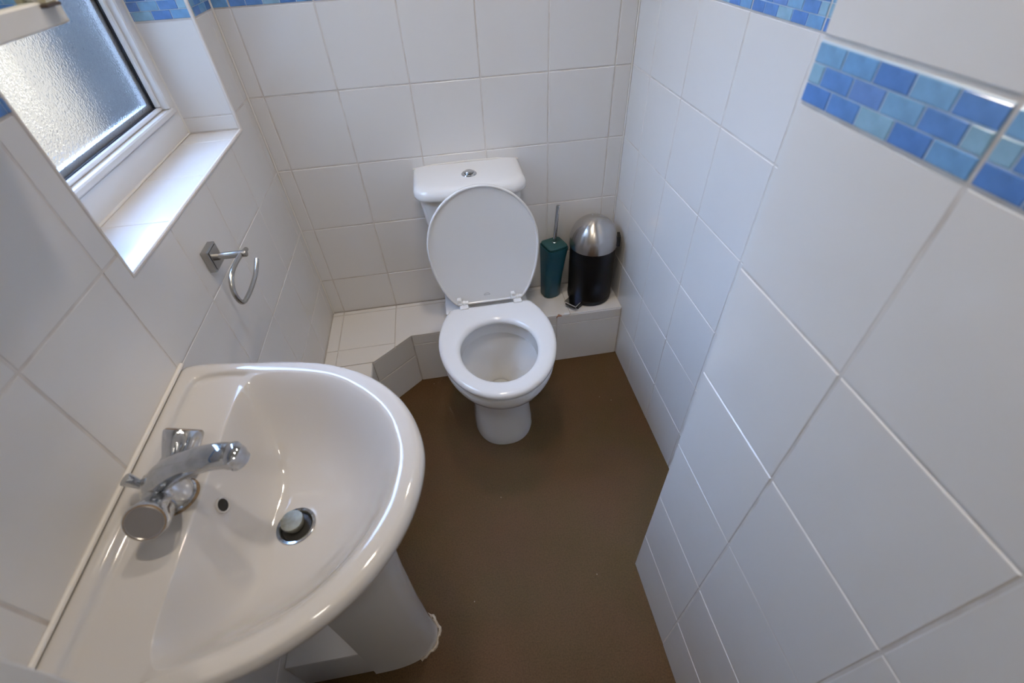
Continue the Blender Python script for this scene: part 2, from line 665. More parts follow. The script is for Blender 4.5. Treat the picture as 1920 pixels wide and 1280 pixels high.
# tiles of the reveal: far cheek, near cheek, sill
FC = frame_mat((XI, wy1, 0), (1, 0, 0), (0, 0, 1))
for (a, b) in ((wz0 + 0.001, ZA), (ZA, ZB), (UP[0], UP[1]), (UP[1], UP[2])):
    place('tile', tile_mesh(-XI - 0.004, b - a - G), wall_left, FC, 0.0, a + G / 2)
border_tile(wall_left, FC, 0.0, -XI - 0.004, -0.068, ZB + 0.0015)
FD = frame_mat((0, wy0, 0), (-1, 0, 0), (0, 0, 1))
for (a, b) in ((wz0 + 0.001, ZA), (ZA, ZB), (UP[0], UP[1]), (UP[1], UP[2])):
    place('tile', tile_mesh(-XI - 0.004, b - a - G), wall_left, FD, 0.004, a + G / 2)
border_tile(wall_left, FD, 0.004, -XI, 0.0, ZB + 0.0015)
FS = frame_mat((0, 0, wz0), (0, 1, 0), (-1, 0, 0))
cl = [wy0 + 0.002, -0.617, -0.413, -0.203, wy1 - 0.002]
for i in range(4):
    place('tile', tile_mesh(cl[i + 1] - cl[i] - G, -XI - 0.006), wall_left, FS, cl[i] + G / 2, 0.006)
# rounded cream edge trim round the opening
for nm, g in (('trim_1', box(-0.007, 0.0016, wy0 - 0.003, wy1 + 0.003, wz0 - 0.006, wz0 + 0.0015, 0.002)),
              ('trim_2', box(-0.007, 0.0016, wy1 - 0.0015, wy1 + 0.006, wz0 - 0.006, wz1, 0.002)),
              ('trim_3', box(-0.007, 0.0016, wy0 - 0.006, wy0 + 0.0015, wz0 - 0.006, wz1, 0.002))):
    structure(nm, g, M['trim'])
# corner bead between left wall and back wall
structure('trim_4', tube([(0.0015, -0.0015, ZL), (0.0015, -0.0015, 2.0)], 0.0030, 8), M['bead'])
structure('trim_5', tube([(W - 0.0015, -0.0015, ZL), (W - 0.0015, -0.0015, 2.0)], 0.0026, 8), M['bead'])

# wall by the door, with the white door lining whose edge stands near the lens
structure('wall_front', box(-0.30, 0.186, -1.46, -1.362, 0.0, TOP), M['paint'])
structure('door_1', box(0.186, 0.2075, -1.48, -1.360, 0.0, 2.02, 0.002), M['gloss_paint'])
structure('wall_hall_left', box(-0.42, -0.30, -2.7, -1.36, 0.0, TOP), M['paint'])
structure('wall_hall_back', box(-0.42, W + 0.15, -2.8, -2.62, 0.0, TOP), M['paint'])

# ------------------------------------------------------------------ window
win = empty('window_1', (-0.13, (wy0 + wy1) / 2, wz0), kind='structure')
fx0, fx1 = -0.185, -0.128


def ring_frame(x0, x1, y0, y1, z0, z1, ty0, ty1, tz0, tz1, c=0.002):
    return join(box(x0, x1, y0, y1, z0, z0 + tz0, c), box(x0, x1, y0, y1, z1 - tz1, z1, c),
                box(x0, x1, y0, y0 + ty0, z0 + tz0, z1 - tz1, c), box(x0, x1, y1 - ty1, y1, z0 + tz0, z1 - tz1, c))


fy0, fy1 = wy0 - 0.012, wy1 + 0.014
fz0, fz1 = wz0 - 0.012, wz1 + 0.012
obj('window_frame', ring_frame(fx0, fx1, fy0, fy1, fz0, fz1, 0.037, 0.037, 0.068, 0.06), M['upvc'], win)
sy0, sy1, sz0, sz1 = fy0 + 0.0385, fy1 - 0.0385, fz0 + 0.0695, fz1 - 0.0615
obj('sash', ring_frame(fx0 + 0.004, fx1 + 0.006, sy0, sy1, sz0, sz1, 0.022, 0.022, 0.014, 0.022, 0.003), M['upvc'], win)
gy0, gy1, gz0, gz1 = sy0 + 0.022, sy1 - 0.022, sz0 + 0.014, sz1 - 0.022
obj('glazing_bead', ring_frame(-0.150, -0.137, gy0, gy1, gz0, gz1, 0.009, 0.009, 0.008, 0.009, 0.003), M['upvc'], win)
obj('gasket', ring_frame(-0.1515, -0.1478, gy0 + 0.004, gy1 - 0.004, gz0 + 0.004, gz1 - 0.004, 0.0068, 0.0068, 0.0056, 0.0068, 0.0005), M['gasket'], win)
obj('pane', box(-0.156, -0.152, gy0, gy1, gz0, gz1), M['glass'], win)
obj('spacer_bar', ring_frame(-0.170, -0.158, gy0, gy1, gz0, gz1, 0.022, 0.022, 0.020, 0.022, 0.0005), M['spacer'], win)
obj('sealant', tube([(-0.129, wy0, wz0 + 0.002), (-0.129, wy1 + 0.0, wz0 + 0.002), (-0.129, wy1 - 0.002, wz1)], 0.004, 8), M['bead'], win)

# outdoors: brick reveal, yard wall and ground darkened so the pane does not glare
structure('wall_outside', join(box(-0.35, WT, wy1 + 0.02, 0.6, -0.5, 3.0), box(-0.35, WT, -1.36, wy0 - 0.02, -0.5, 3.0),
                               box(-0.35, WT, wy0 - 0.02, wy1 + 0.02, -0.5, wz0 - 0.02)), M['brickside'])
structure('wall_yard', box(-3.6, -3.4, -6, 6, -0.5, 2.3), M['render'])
structure('wall_sky_blocker', box(-3.4, -0.36, -1.25, -0.97, -0.5, 4.6), M['brickside'])  # unseen wall added to cut sky light heading for the back wall
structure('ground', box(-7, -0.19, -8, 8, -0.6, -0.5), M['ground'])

# ------------------------------------------------------------------ tiled ledge
ledge = structure('wall_ledge', join(
    box(0.0, W, -DL + 0.004, -0.001, 0.0, ZL - 0.004), box(0.0, 0.164, -0.93, -0.19, 0.0, ZL - 0.004),
    fixn([(0.163, -0.303, 0), (0.2965, -0.189, 0), (0.163, -0.189, 0), (0.163, -0.303, ZL - 0.004), (0.2965, -0.189, ZL - 0.004), (0.163, -0.189, ZL - 0.004)],
         [(0, 1, 2), (3, 5, 4), (0, 3, 4, 1), (1, 4, 5, 2), (2, 5, 3, 0)]),
    box(0.0, 0.160, -1.146, -0.93, 0.0, 0.152)), M['grout'])
FT = frame_mat((0, 0, ZL), (1, 0, 0), (0, 1, 0))


def ltile(x0, x1, y0, y1):
    place('tile', tile_mesh(x1 - x0 - G, y1 - y0 - G), ledge, FT, x0 + G / 2, y0 + G / 2, jit=False)


xs = [0.001, X0, 0.2423, 0.4423, 0.6923, 0.8930, W - 0.001]
for i in range(6):
    ltile(xs[i], xs[i + 1], -0.022, -0.001)
    if i >= 3 and i != 4:
        ltile(xs[i], xs[i + 1], -DL, -0.022)
# the tile with the broken corner at the front edge
cxs, cys = 0.8516, -DL
place('tile', poly_tile([(0.6923 + G / 2, cys), (cxs - 0.011, cys), (cxs - 0.001, cys + 0.0095), (cxs + 0.010, cys), (0.8930 - G / 2, cys), (0.8930 - G / 2, -0.022 - G / 2), (0.6923 + G / 2, -0.022 - G / 2)]), ledge, FT, 0, 0, jit=False)
obj('chip', fixn(*box(cxs - 0.013, cxs + 0.012, cys + 0.0005, cys + 0.010, ZL - 0.012, ZL - 0.0035)), M['chip'], ledge)
ltile(xs[0], xs[1], -0.2205, -0.022)
ltile(xs[1], xs[2], -0.2205, -0.022)
DA, DB = Vector((0.1672, -0.3045, 0)), Vector((0.2995, -DL, 0))


def ydiag(x):
    return DA.y + (x - DA.x) / (DB.x - DA.x) * (DB.y - DA.y)


def xdiag(y):
    return DA.x + (y - DA.y) / (DB.y - DA.y) * (DB.x - DA.x)


place('tile', poly_tile([(0.2423 + G / 2, ydiag(0.2423 + G / 2)), (DB.x, -DL), (0.4423 - G / 2, -DL), (0.4423 - G / 2, -0.022 - G / 2), (0.2423 + G / 2, -0.022 - G / 2)]), ledge, FT, 0, 0, jit=False)
ltile(xs[0], xs[1], -0.3025, -0.2205)
place('tile', poly_tile([(X0 + G / 2, -0.3025 + G / 2), (xdiag(-0.3025 + G / 2), -0.3025 + G / 2), (0.2423 - G / 2, ydiag(0.2423 - G / 2)), (0.2423 - G / 2, -0.2205 - G / 2), (X0 + G / 2, -0.2205 - G / 2)]), ledge, FT, 0, 0, jit=False)
for a, b in ((-0.5025, -0.3025), (-0.7025, -0.5025), (-0.932, -0.7025)):
    ltile(xs[0], xs[1], a, b)
    ltile(xs[1], 0.168, a, b)
# front face tiles
FF = frame_mat((0, -DL, 0), (1, 0, 0), (0, 0, 1))
for a, b in ((0.2995, 0.4423), (0.4423, 0.6423), (0.6423, 0.8423), (0.8423, W - 0.002)):
    place('tile', tile_mesh(b - a - G, 0.1955 - G), ledge, FF, a + G / 2, 0.001, jit=False)
    place('tile', tile_mesh(b - a - G, ZL - TT - 0.1955), ledge, FF, a + G / 2, 0.1955, jit=False)
pA, pB = DA, DB
FG = frame_mat(pA, pB - pA, (0, 0, 1))
ln = (pB - pA).length
for z0, z1 in ((0.001, 0.1405), (0.1435, ZL - TT)):
    place('tile', tile_mesh(ln - G, z1 - z0), ledge, FG, G / 2, z0, jit=False)
FH = frame_mat((0.1675, 0, 0), (0, 1, 0), (0, 0, 1))
for a, b in ((-0.504, -0.304), (-0.704, -0.504), (-0.932, -0.704)):
    for z0, z1 in ((0.001, 0.1405), (0.1435, ZL - TT)):
        place('tile', tile_mesh(b - a - G, z1 - z0), ledge, FH, a + G / 2, z0, jit=False)
# lower boxing behind the pedestal
FI = frame_mat((0, 0, 0.158), (1, 0, 0), (0, 1, 0))
place('tile', tile_mesh(0.161, 0.212), ledge, FI, 0.001, -1.149, jit=False)
FJ = frame_mat((0, -1.149, 0), (1, 0, 0), (0, 0, 1))
place('tile', tile_mesh(0.161, 0.150), ledge, FJ, 0.001, 0.001, jit=False)
# floor edge bead where the ledge meets the floor
# ------------------------------------------------------------------ toilet
TX = 0.590
toilet = empty('toilet', (TX, -0.40, 0), 'white close-coupled toilet with its lid raised, seat down, in front of the tiled ledge', 'toilet')
NP = 72


def egg(cx, yc, w, lf, lb, z, back=None, ex=2.0, n=NP):
    """horizontal outline: ellipse of half width w, front length lf (towards the room), back length lb, cut straight at y=back"""
    out = []
    for k in range(n):
        a = 2 * math.pi * k / n
        c, s = math.cos(a), math.sin(a)
        c = math.copysign(abs(c) ** (2 / ex), c)
        s = math.copysign(abs(s) ** (2 / ex), s)
        y = yc - lf * s if s > 0 else yc - lb * s
        x = cx + w * c
        if back is not None and y > back:
            y = back
        out.append(Vector((x, y, z)))
    return list(reversed(out))


# pan: from the water up the bowl, over the rim, down the outside to the foot
pan_rings = [
    egg(TX, -0.43, 0.022, 0.026, 0.026, 0.120),
    egg(TX, -0.43, 0.036, 0.044, 0.040, 0.150),
    egg(TX, -0.435, 0.052, 0.064, 0.056, 0.195),
    egg(TX, -0.45, 0.074, 0.090, 0.080, 0.245),
    egg(TX, -0.47, 0.104, 0.132, 0.112, 0.300),
    egg(TX, -0.48, 0.124, 0.160, 0.136, 0.338),
    egg(TX, -0.48, 0.129, 0.166, 0.141, 0.3475),
    egg(TX, -0.48, 0.126, 0.163, 0.133, 0.3490),
    egg(TX, -0.48, 0.122, 0.160, 0.128, 0.3455),
    egg(TX, -0.48, 0.1185, 0.157, 0.125, 0.3470),
    egg(TX, -0.48, 0.1190, 0.158, 0.126, 0.353),
    egg(TX, -0.48, 0.123, 0.162, 0.132, 0.380),
    egg(TX, -0.48, 0.126, 0.164, 0.136, 0.396),
    egg(TX, -0.48, 0.130, 0.168, 0.150, 0.404, back=-0.335),
    egg(TX, -0.47, 0.150, 0.198, 0.225, 0.406, back=-0.28),
    egg(TX, -0.465, 0.166, 0.218, 0.275, 0.402, back=-0.24),
    egg(TX, -0.46, 0.172, 0.228, 0.285, 0.390, back=-0.23),
    egg(TX, -0.46, 0.171, 0.227, 0.285, 0.372, back=-0.23),
    egg(TX, -0.46, 0.164, 0.219, 0.280, 0.352, back=-0.23),
    egg(TX, -0.455, 0.150, 0.203, 0.270, 0.333, back=-0.225),
    egg(TX, -0.445, 0.132, 0.178, 0.255, 0.310, back=-0.22),
    egg(TX, -0.435, 0.115, 0.145, 0.240, 0.275, back=-0.21),
    egg(TX, -0.430, 0.104, 0.118, 0.235, 0.225, back=-0.205),
    egg(TX, -0.430, 0.097, 0.104, 0.235, 0.165, back=-0.2, ex=2.2),
    egg(TX, -0.430, 0.096, 0.108, 0.240, 0.100, back=-0.2, ex=2.3),
    egg(TX, -0.430, 0.100, 0.120, 0.240, 0.040, back=-0.2, ex=2.3),
    egg(TX, -0.430, 0.103, 0.127, 0.240, 0.010, back=-0.2, ex=2.3),
    egg(TX, -0.430, 0.101, 0.125, 0.240, 0.0008, back=-0.2, ex=2.3),
]
pv, pf = loft(pan_rings, True, True)
# shelf at the back that carries the cistern, above the ledge
shelf_rings = [[Vector((TX - 0.010 + sx * w, y, z)) for (sx, y) in ((-1, -0.30), (1, -0.30), (1, -0.012), (-1, -0.012))] for z, w in
               ((0.2435, 0.080), (0.33, 0.105), (0.385, 0.135), (0.404, 0.135))]
obj('pan', join((pv, pf), loft(shelf_rings)), M['ceramic'], toilet, smooth=True, sharp=60)
obj('water', lathe((TX, -0.4315, 0.160), (0, 0, 1), [(0.0395, 0.0), (0.039, 0.001)], 40), M['water'], toilet, smooth=True)
# small sealed side of the trap behind the foot
obj('floor_bolt_cover', lathe((TX - 0.098, -0.33, 0.04), (-1, 0, 0.2), [(0.011, 0), (0.011, 0.006), (0.006, 0.010)], 16), M['ceramic'], toilet, smooth=True)

# seat ring
YB = -0.303


def seat_out(k, n=NP, grow=0.0):
    a = 2 * math.pi * k / n
    c, s = math.cos(a), math.sin(a)
    w = 0.1755 + grow
    y = -0.462 - (0.233 + grow) * s if s > 0 else -0.462 - (0.235 + grow) * s
    return Vector((TX + w * c, min(y, YB + min(grow, 0)), 0))


def seat_in(k, n=NP, grow=0.0):
    a = 2 * math.pi * k / n
    c, s = math.cos(a), math.sin(a)
    y = -0.502 - (0.136 + grow) * s if s > 0 else -0.502 - (0.117 + grow) * s
    return Vector((TX + (0.1125 + grow) * c, y, 0))


SZ = 0.430
prof = [  # (which outline, grow, z)
    ('o', -0.004, SZ - 0.022), ('o', 0.0, SZ - 0.018), ('o', 0.0, SZ - 0.010), ('o', -0.003, SZ - 0.004), ('o', -0.009, SZ - 0.0008), ('o', -0.018, SZ),
    ('i', 0.016, SZ), ('i', 0.008, SZ - 0.002), ('i', 0.002, SZ - 0.008), ('i', 0.0, SZ - 0.016), ('i', 0.004, SZ - 0.022)]
sr = []
for w, g, z in prof:
    sr.append([(seat_out if w == 'o' else seat_in)(-k, grow=g) + Vector((0, 0, z)) for k in range(NP)])
sr.append(sr[0])
obj('seat', loft(sr, False, False), M['seat'], toilet, smooth=True, sharp=50)

# raised lid leaning back against the cistern
P0 = Vector((TX, -0.288, 0.4215))
P1 = Vector((TX, -0.236, 0.801))
LU = Vector((1, 0, 0))
LVv = (P1 - P0).normalized()
LNn = LU.cross(LVv)           # towards the room
LLEN = (P1 - P0).length


def lid_ring(grow, off, n=96):
    out = []
    vc = LLEN * 0.515
    for k in range(n):
        a = 2 * math.pi * k / n
        c, s = math.cos(a), math.sin(a)
        w = 0.1705 + grow
        vv = vc + (LLEN - vc + grow) * s if s > 0 else vc + (0.255 + grow) * s
        vv = max(vv, -grow)
        out.append(P0 + LU * (w * c) + LVv * vv + LNn * off)
    return out


lr = [lid_ring(-0.006, -0.016), lid_ring(-0.001, -0.012), lid_ring(0, -0.006), lid_ring(-0.0012, -0.0012), lid_ring(-0.0035, 0.0), lid_ring(-0.0062, -0.0006), lid_ring(-0.008, -0.0038), lid_ring(-0.014, -0.0046)]
obj('lid', loft(lr, True, True), M['seat'], toilet, smooth=True, sharp=50)
# two hinges on the back of the seat
for hx in (0.5035, 0.6775):
    g = join(lathe((hx - 0.017, -0.2935, 0.4375), (1, 0, 0), [(0.0075, 0), (0.0085, 0.002), (0.0085, 0.012), (0.0065, 0.013), (0.0065, 0.016), (0.0085, 0.017), (0.0085, 0.024), (0.0065, 0.025), (0.0065, 0.034)], 20),
             box(hx - 0.018, hx - 0.004, -0.300, -0.2845, 0.431, 0.4555, 0.002),
             box(hx - 0.012, hx + 0.016, -0.318, -0.292, 0.4285, 0.4345, 0.002))
    obj('hinge', g, M['seat'], toilet, smooth=True, sharp=40)
# small raised maker's mark at the foot of the lid
mk = []
for k in range(13):
    a = math.pi * k / 12
    mk.append(P0 + LU * (-0.006 + 0.0095 * math.cos(a)) + LVv * (0.030 + 0.0055 * math.sin(a)) + LNn * -0.0040)
mk2 = [P0 + LU * (-0.006 + dx) + LVv * 0.0285 + LNn * -0.0040 for dx in (-0.010, 0.010)]
M['mark'] = mat('grey_mark', (0.50, 0.50, 0.50), 0.4)
obj('emblem', join(tube(mk, 0.0008, 6), tube(mk2, 0.0008, 6)), M['mark'], toilet, smooth=True)

# cistern and its lid
CX = 0.5745


def dring(cx, w, yb, yf, r, z, bow=0.012, n=12):
    """tank outline: straight back against the wall, rounded front corners, slightly bowed front"""
    pts = [Vector((cx - w, yb, z)), ]
    for k in range(n + 1):
        a = math.pi + (math.pi / 2) * k / n
        pts.append(Vector((cx - w + r + r * math.cos(a), yf + r + r * math.sin(a), z)))
    m = 10
    for k in range(1, m):
        t = k / m
        x = cx - w + r + (2 * w - 2 * r) * t
        pts.append(Vector((x, yf - bow * (1 - (2 * t - 1) ** 2), z)))
    for k in range(n + 1):
        a = 1.5 * math.pi + (math.pi / 2) * k / n
        pts.append(Vector((cx + w - r + r * math.cos(a), yf + r + r * math.sin(a), z)))
    pts.append(Vector((cx + w, yb, z)))
    return pts


tank = [dring(CX, 0.122, -0.012, -0.142, 0.05, 0.405), dring(CX, 0.128, -0.010, -0.148, 0.05, 0.42), dring(CX, 0.140, -0.008, -0.160, 0.05, 0.56), dring(CX, 0.153, -0.006, -0.168, 0.05, 0.68), dring(CX, 0.160, -0.006, -0.172, 0.05, 0.737)]
obj('cistern', loft(tank), M['ceramic'], toilet, smooth=True, sharp=50)
cl_r = [dring(CX, 0.160, -0.005, -0.172, 0.05, 0.735), dring(CX, 0.166, -0.003, -0.180, 0.054, 0.7355), dring(CX, 0.1705, -0.003, -0.186, 0.056, 0.740), dring(CX, 0.1715, -0.003, -0.187, 0.057, 0.746),
        dring(CX, 0.1705, -0.003, -0.186, 0.057, 0.757), dring(CX, 0.166, -0.003, -0.181, 0.056, 0.766), dring(CX, 0.158, -0.003, -0.172, 0.052, 0.7715), dring(CX, 0.145, -0.003, -0.155, 0.046, 0.7735), dring(CX, 0.10, -0.003, -0.12, 0.04, 0.7750)]
obj('cistern_lid', loft(cl_r), M['ceramic'], toilet, smooth=True, sharp=60)
btn = lathe((0.5760, -0.098, 0.7735), (0, 0, 1), [(0.0235, 0), (0.0235, 0.003), (0.021, 0.0055), (0.0155, 0.006), (0.0145, 0.004), (0.0135, 0.004), (0.0135, 0.009), (0.0115, 0.0115), (0.006, 0.0125)], 32)
fb = obj('flush_button', btn, M['chrome'], toilet, smooth=True, sharp=30)
obj('wall_sealant', tube([(CX - 0.168, -0.004, 0.768), (CX - 0.10, -0.003, 0.7755), (CX, -0.003, 0.777), (CX + 0.10, -0.003, 0.7755), (CX + 0.168, -0.004, 0.768)], 0.0028, 8), M['bead'], toilet, smooth=True)

# ------------------------------------------------------------------ wash basin on its pedestal
BY = -1.090
ZR = 0.806
basin = empty('wash_basin', (0.0, BY, 0.62), 'white ceramic wash basin with rounded front under the window wall', 'basin')
# outline control points (x, dy from the tap line), one half, mirrored
half = [(0.0015, 0.262), (0.040, 0.2625), (0.110, 0.2505), (0.187, 0.238), (0.245, 0.2235), (0.302, 0.1975), (0.349, 0.1625), (0.386, 0.1165), (0.411, 0.0620), (0.4215, 0.0)]
half_in = [(0.030, 0.222), (0.060, 0.2315), (0.137, 0.2205), (0.211, 0.2055), (0.277, 0.1800), (0.333, 0.1325), (0.3695, 0.0805), (0.3850, 0.030), (0.3880, 0.0)]


def full(hp):
    pts = [(x, d) for x, d in hp]
    return pts + [(x, -d) for x, d in reversed(hp[:-1])]


def resample(poly, n):
    P = [Vector((x, BY + d, 0)) for x, d in poly]
    S = spline(P, 8)
    return S


def ray_r(S, c, ang):
    """radius of the closed curve S seen from c at angle ang"""
    d = Vector((math.cos(ang), math.sin(ang), 0))
    best = 0
    for i in range(len(S)):
        a, b = S[i] - c, S[(i + 1) % len(S)] - c
        den = d.x * (b.y - a.y) - d.y * (b.x - a.x)
        if abs(den) < 1e-12:
            continue
        t = (a.x * (b.y - a.y) - a.y * (b.x - a.x)) / den
        u = (a.x * d.y - a.y * d.x) / den
        if t > 0 and -1e-9 <= u <= 1 + 1e-9:
            best = max(best, t)
    return best


SO = resample(full(half), 0)
SI = resample(full(half_in), 0)
CB = Vector((0.196, BY - 0.003, 0))
NA = 224
ANG = [2 * math.pi * k / NA for k in range(NA)]
RO = [ray_r(SO, CB, a) for a in ANG]
RI = [ray_r(SI, CB, a) for a in ANG]
for _ in range(3):
    RI = [(RI[k - 1] + 2 * RI[k] + RI[(k + 1) % NA]) / 4 for k in range(NA)]
XS = 0.112   # where the tap shelf drops into the bowl
DECK = ZR - 0.0105
DEPTH = 0.128
RBW = []
for k, a in enumerate(ANG):
    r = RI[k] - 0.0035
    c = math.cos(a)
    if c < -0.02:
        # step line between shelf and bowl, rounding off towards the ends
        lim = (XS - CB.x) / c
        yy = abs(lim * math.sin(a))
        p = 7.0
        r = (r ** -p + max(lim, 0.01) ** -p) ** (-1 / p)
    RBW.append(r)
for _ in range(4):
    RBW = [(RBW[k - 1] + 2 * RBW[k] + RBW[(k + 1) % NA]) / 4 for k in range(NA)]
R0 = 0.0265
EDGE = []
for k in range(NA):
    w = min(1.0, max(0.0, (RI[k] - RBW[k] - 0.004) / 0.022))
    w = w * w * (3 - 2 * w)
    EDGE.append(ZR - 0.0035 - 0.0075 * w)


def bowl_g(t):
    g = 1 - t ** 2.3
    return g * g * (3 - 2 * g) * 0.45 + g * 0.55


def bowl_z(k, r):
    t = min(1.0, max(0.0, (r - R0) / (RBW[k] - R0)))
    return EDGE[k] - (EDGE[k] - (DECK - DEPTH)) * bowl_g(t)


def at(k, r, z):
    return CB + Vector((math.cos(ANG[k]) * r, math.sin(ANG[k]) * r, z))


rings = []
NB = 44
for i in range(NB):
    t = 1 - (1 - i / (NB - 1)) ** 1.25
    rings.append([at(k, R0 + (RBW[k] - R0) * t, EDGE[k] - (EDGE[k] - (DECK - DEPTH)) * bowl_g(t)) for k in range(NA)])
for f in (0.04, 0.12, 0.3, 0.5, 0.7, 0.88, 1.0):
    rings.append([at(k, RBW[k] + (RI[k] - 0.0025 - RBW[k]) * f, EDGE[k] + 0.0008 * f) for k in range(NA)])
for off, q in ((-0.0008, 0.30), (0.0010, 0.62), (0.0030, 0.85), (0.0065, 0.97)):
    rings.append([at(k, min(RI[k] + off, RO[k] - 0.0010), EDGE[k] + 0.0008 + (ZR - EDGE[k] - 0.0008) * q) for k in range(NA)])
for f, dz in ((0.45, 0.0006), (0.72, -0.0010)):
    rings.append([at(k, RI[k] + 0.0065 + max(0.0002, RO[k] - RI[k] - 0.0065) * f if RO[k] - RI[k] > 0.008 else RO[k] - 0.0008, ZR + dz) for k in range(NA)])
for off, dz in ((-0.0040, -0.0042), (-0.0012, -0.0090), (0.0, -0.0150), (-0.0012, -0.0220)):
    rings.append([at(k, max(RO[k] + off, RO[k] - 0.0007) if RO[k] - RI[k] < 0.008 else RO[k] + off, ZR + dz) for k in range(NA)])


def under(s, z):
    """outer shell: outline drawn in towards the pedestal, kept flat along the wall"""
    c = Vector((0.06, BY, 0))
    ring = []
    for k in range(NA):
        p = at(k, RO[k], 0)
        q = c + (p - c) * s
        q.x = c.x + (p.x - c.x) * (s if p.x > c.x else 1.0)
        q.z = z
        ring.append(q)
    return ring


for s, z in ((0.975, 0.770), (0.93, 0.745), (0.86, 0.715), (0.76, 0.685), (0.63, 0.658), (0.48, 0.638), (0.34, 0.625)):
    rings.append(under(s, z))
bv, bf = loft(rings, False, True)
obj('bowl', (bv, [tuple(reversed(q)) for q in bf]) if False else (bv, bf), M['basin'], basin, smooth=True, sharp=75)
ZD = DECK - DEPTH
waste = obj('waste', lathe((CB.x, CB.y, ZD - 0.012), (0, 0, 1), [(0.0215, 0.0), (0.0225, 0.010), (0.0255, 0.0135), (0.0295, 0.0142), (0.0305, 0.0132), (0.030, 0.0115)], 40, True, False), M['chrome'], basin, smooth=True, sharp=35)
obj('drain_hole', lathe((CB.x, CB.y, ZD - 0.010), (0, 0, 1), [(0.0222, 0.0), (0.0222, 0.0072), (0.015, 0.0074)], 32), M['dark'], waste, smooth=True, sharp=35)
obj('stopper', lathe((CB.x - 0.003, CB.y + 0.004, ZD - 0.006), (-0.03, -0.02, 1), [(0.013, 0.0), (0.0165, 0.012), (0.0175, 0.017), (0.0170, 0.0195), (0.010, 0.0202)], 32), M['stopper'], waste, smooth=True, sharp=35)
# overflow hole in the face below the tap
kk = min(range(NA), key=lambda k: abs(ANG[k] - (math.pi - 0.03)))
rr = R0 + (RBW[kk] - R0) * 0.84
po = at(kk, rr, bowl_z(kk, rr))
dz_ = (bowl_z(kk, rr + 0.006) - bowl_z(kk, rr - 0.006)) / 0.012
nrm = (Vector((0.9, 0, 0.44)).normalized() + Vector((-math.cos(ANG[kk]) * dz_, -math.sin(ANG[kk]) * dz_, 1)).normalized()).normalized()
ov = obj('overflow', lathe(po - nrm * 0.006, nrm, [(0.0118, 0.0), (0.0118, 0.0100), (0.0108, 0.0108), (0.0092, 0.0096)], 28, True, False), M['basin'], basin, smooth=True, sharp=35)
obj('overflow_hole', lathe(po - nrm * 0.005, nrm, [(0.0094, 0.0), (0.0094, 0.0082), (0.003, 0.0083)], 28), M['dark'], ov, smooth=True)
obj('wall_sealant', tube([(0.003, BY + 0.262, ZR + 0.0005), (0.003, BY - 0.262, ZR + 0.0005)], 0.0038, 8), M['bead'], basin, smooth=True)

pedestal = empty('basin_pedestal', (0.23, BY, 0), 'white ceramic pedestal column under the wash basin', 'pedestal')


def pring(x1, w, z, x0=0.165, n=40):
    out = []
    for k in range(n + 1):
        a = -math.pi / 2 + math.pi * k / n
        c = max(0.0, math.cos(a)) ** 0.72
        out.append(Vector((x0 + (x1 - x0) * c, BY + w * math.copysign(abs(math.sin(a)) ** 0.9, math.sin(a)), z)))
    return out


ped = [pring(0.322, 0.066, 0.0), pring(0.320, 0.065, 0.012), pring(0.314, 0.062, 0.10), pring(0.312, 0.061, 0.25), pring(0.314, 0.062, 0.42), pring(0.320, 0.066, 0.55), pring(0.324, 0.070, 0.622)]
obj('column', loft(ped), M['ceramic'], pedestal, smooth=True, sharp=50)
obj('floor_sealant', tube([(p.x + 0.003 * math.cos(i), p.y + 0.002 * math.sin(2.1 * i), 0.002) for i, p in enumerate(pring(0.3245, 0.068, 0.0)[8:-4])], 0.0040, 7), M['sealant'], pedestal, smooth=True)

# ------------------------------------------------------------------ tap
TB = Vector((0.079, BY, DECK))
tap = empty('basin_tap', TB, 'chrome two-handled mixer tap standing on the wash basin', 'tap')
obj('limescale', lathe(TB, (0, 0, 1), [(0.0300, 0.0), (0.0285, 0.0014), (0.026, 0.002)], 36), M['lime'], tap, smooth=True)
obj('base_ring', lathe(TB + Vector((0, 0, 0.001)), (0, 0, 1), [(0.0275, 0), (0.0275, 0.004), (0.0255, 0.0055)], 36), M['chrome'], tap, smooth=True, sharp=30)
bd = join(lathe(TB + Vector((0, 0, 0.005)), (0, 0, 1), [(0.0255, 0), (0.0250, 0.012), (0.0235, 0.026), (0.022, 0.038), (0.018, 0.046), (0.010, 0.050)], 36),
          lathe(TB + Vector((0, 0.036, 0.034)), (0, -1, 0), [(0.0150, 0), (0.0175, 0.018), (0.0185, 0.036), (0.0175, 0.054), (0.0150, 0.072)], 28))
obj('body', bd, M['chrome'], tap, smooth=True, sharp=45)
# cast spout: flattened section that rises and sweeps out over the bowl
sp_c = spline([(-0.010, 0.026), (0.000, 0.043), (0.020, 0.058), (0.048, 0.070), (0.078, 0.076), (0.098, 0.075), (0.110, 0.070)], 5)
sw = []
NS = len(sp_c)
for i, p in enumerate(sp_c):
    t = (sp_c[min(i + 1, NS - 1)] - sp_c[max(i - 1, 0)]).normalized()
    nn = Vector((-t.y, t.x))
    f = i / (NS - 1)
    wy = 0.0225 - 0.005 * f
    hz = 0.0185 - 0.0070 * min(1, f * 1.5)
    ring = []
    for k in range(24):
        a = 2 * math.pi * k / 24
        cy = math.copysign(abs(math.cos(a)) ** 0.75, math.cos(a)) * wy
        cz = math.copysign(abs(math.sin(a)) ** 0.85, math.sin(a)) * hz
        ring.append(TB + Vector((p.x + nn.x * cz, cy, p.y + nn.y * cz)))
    sw.append(ring)
obj('spout', loft(sw), M['chrome'], tap, smooth=True, sharp=50)
tipc = TB + Vector((0.104, 0, 0.079))
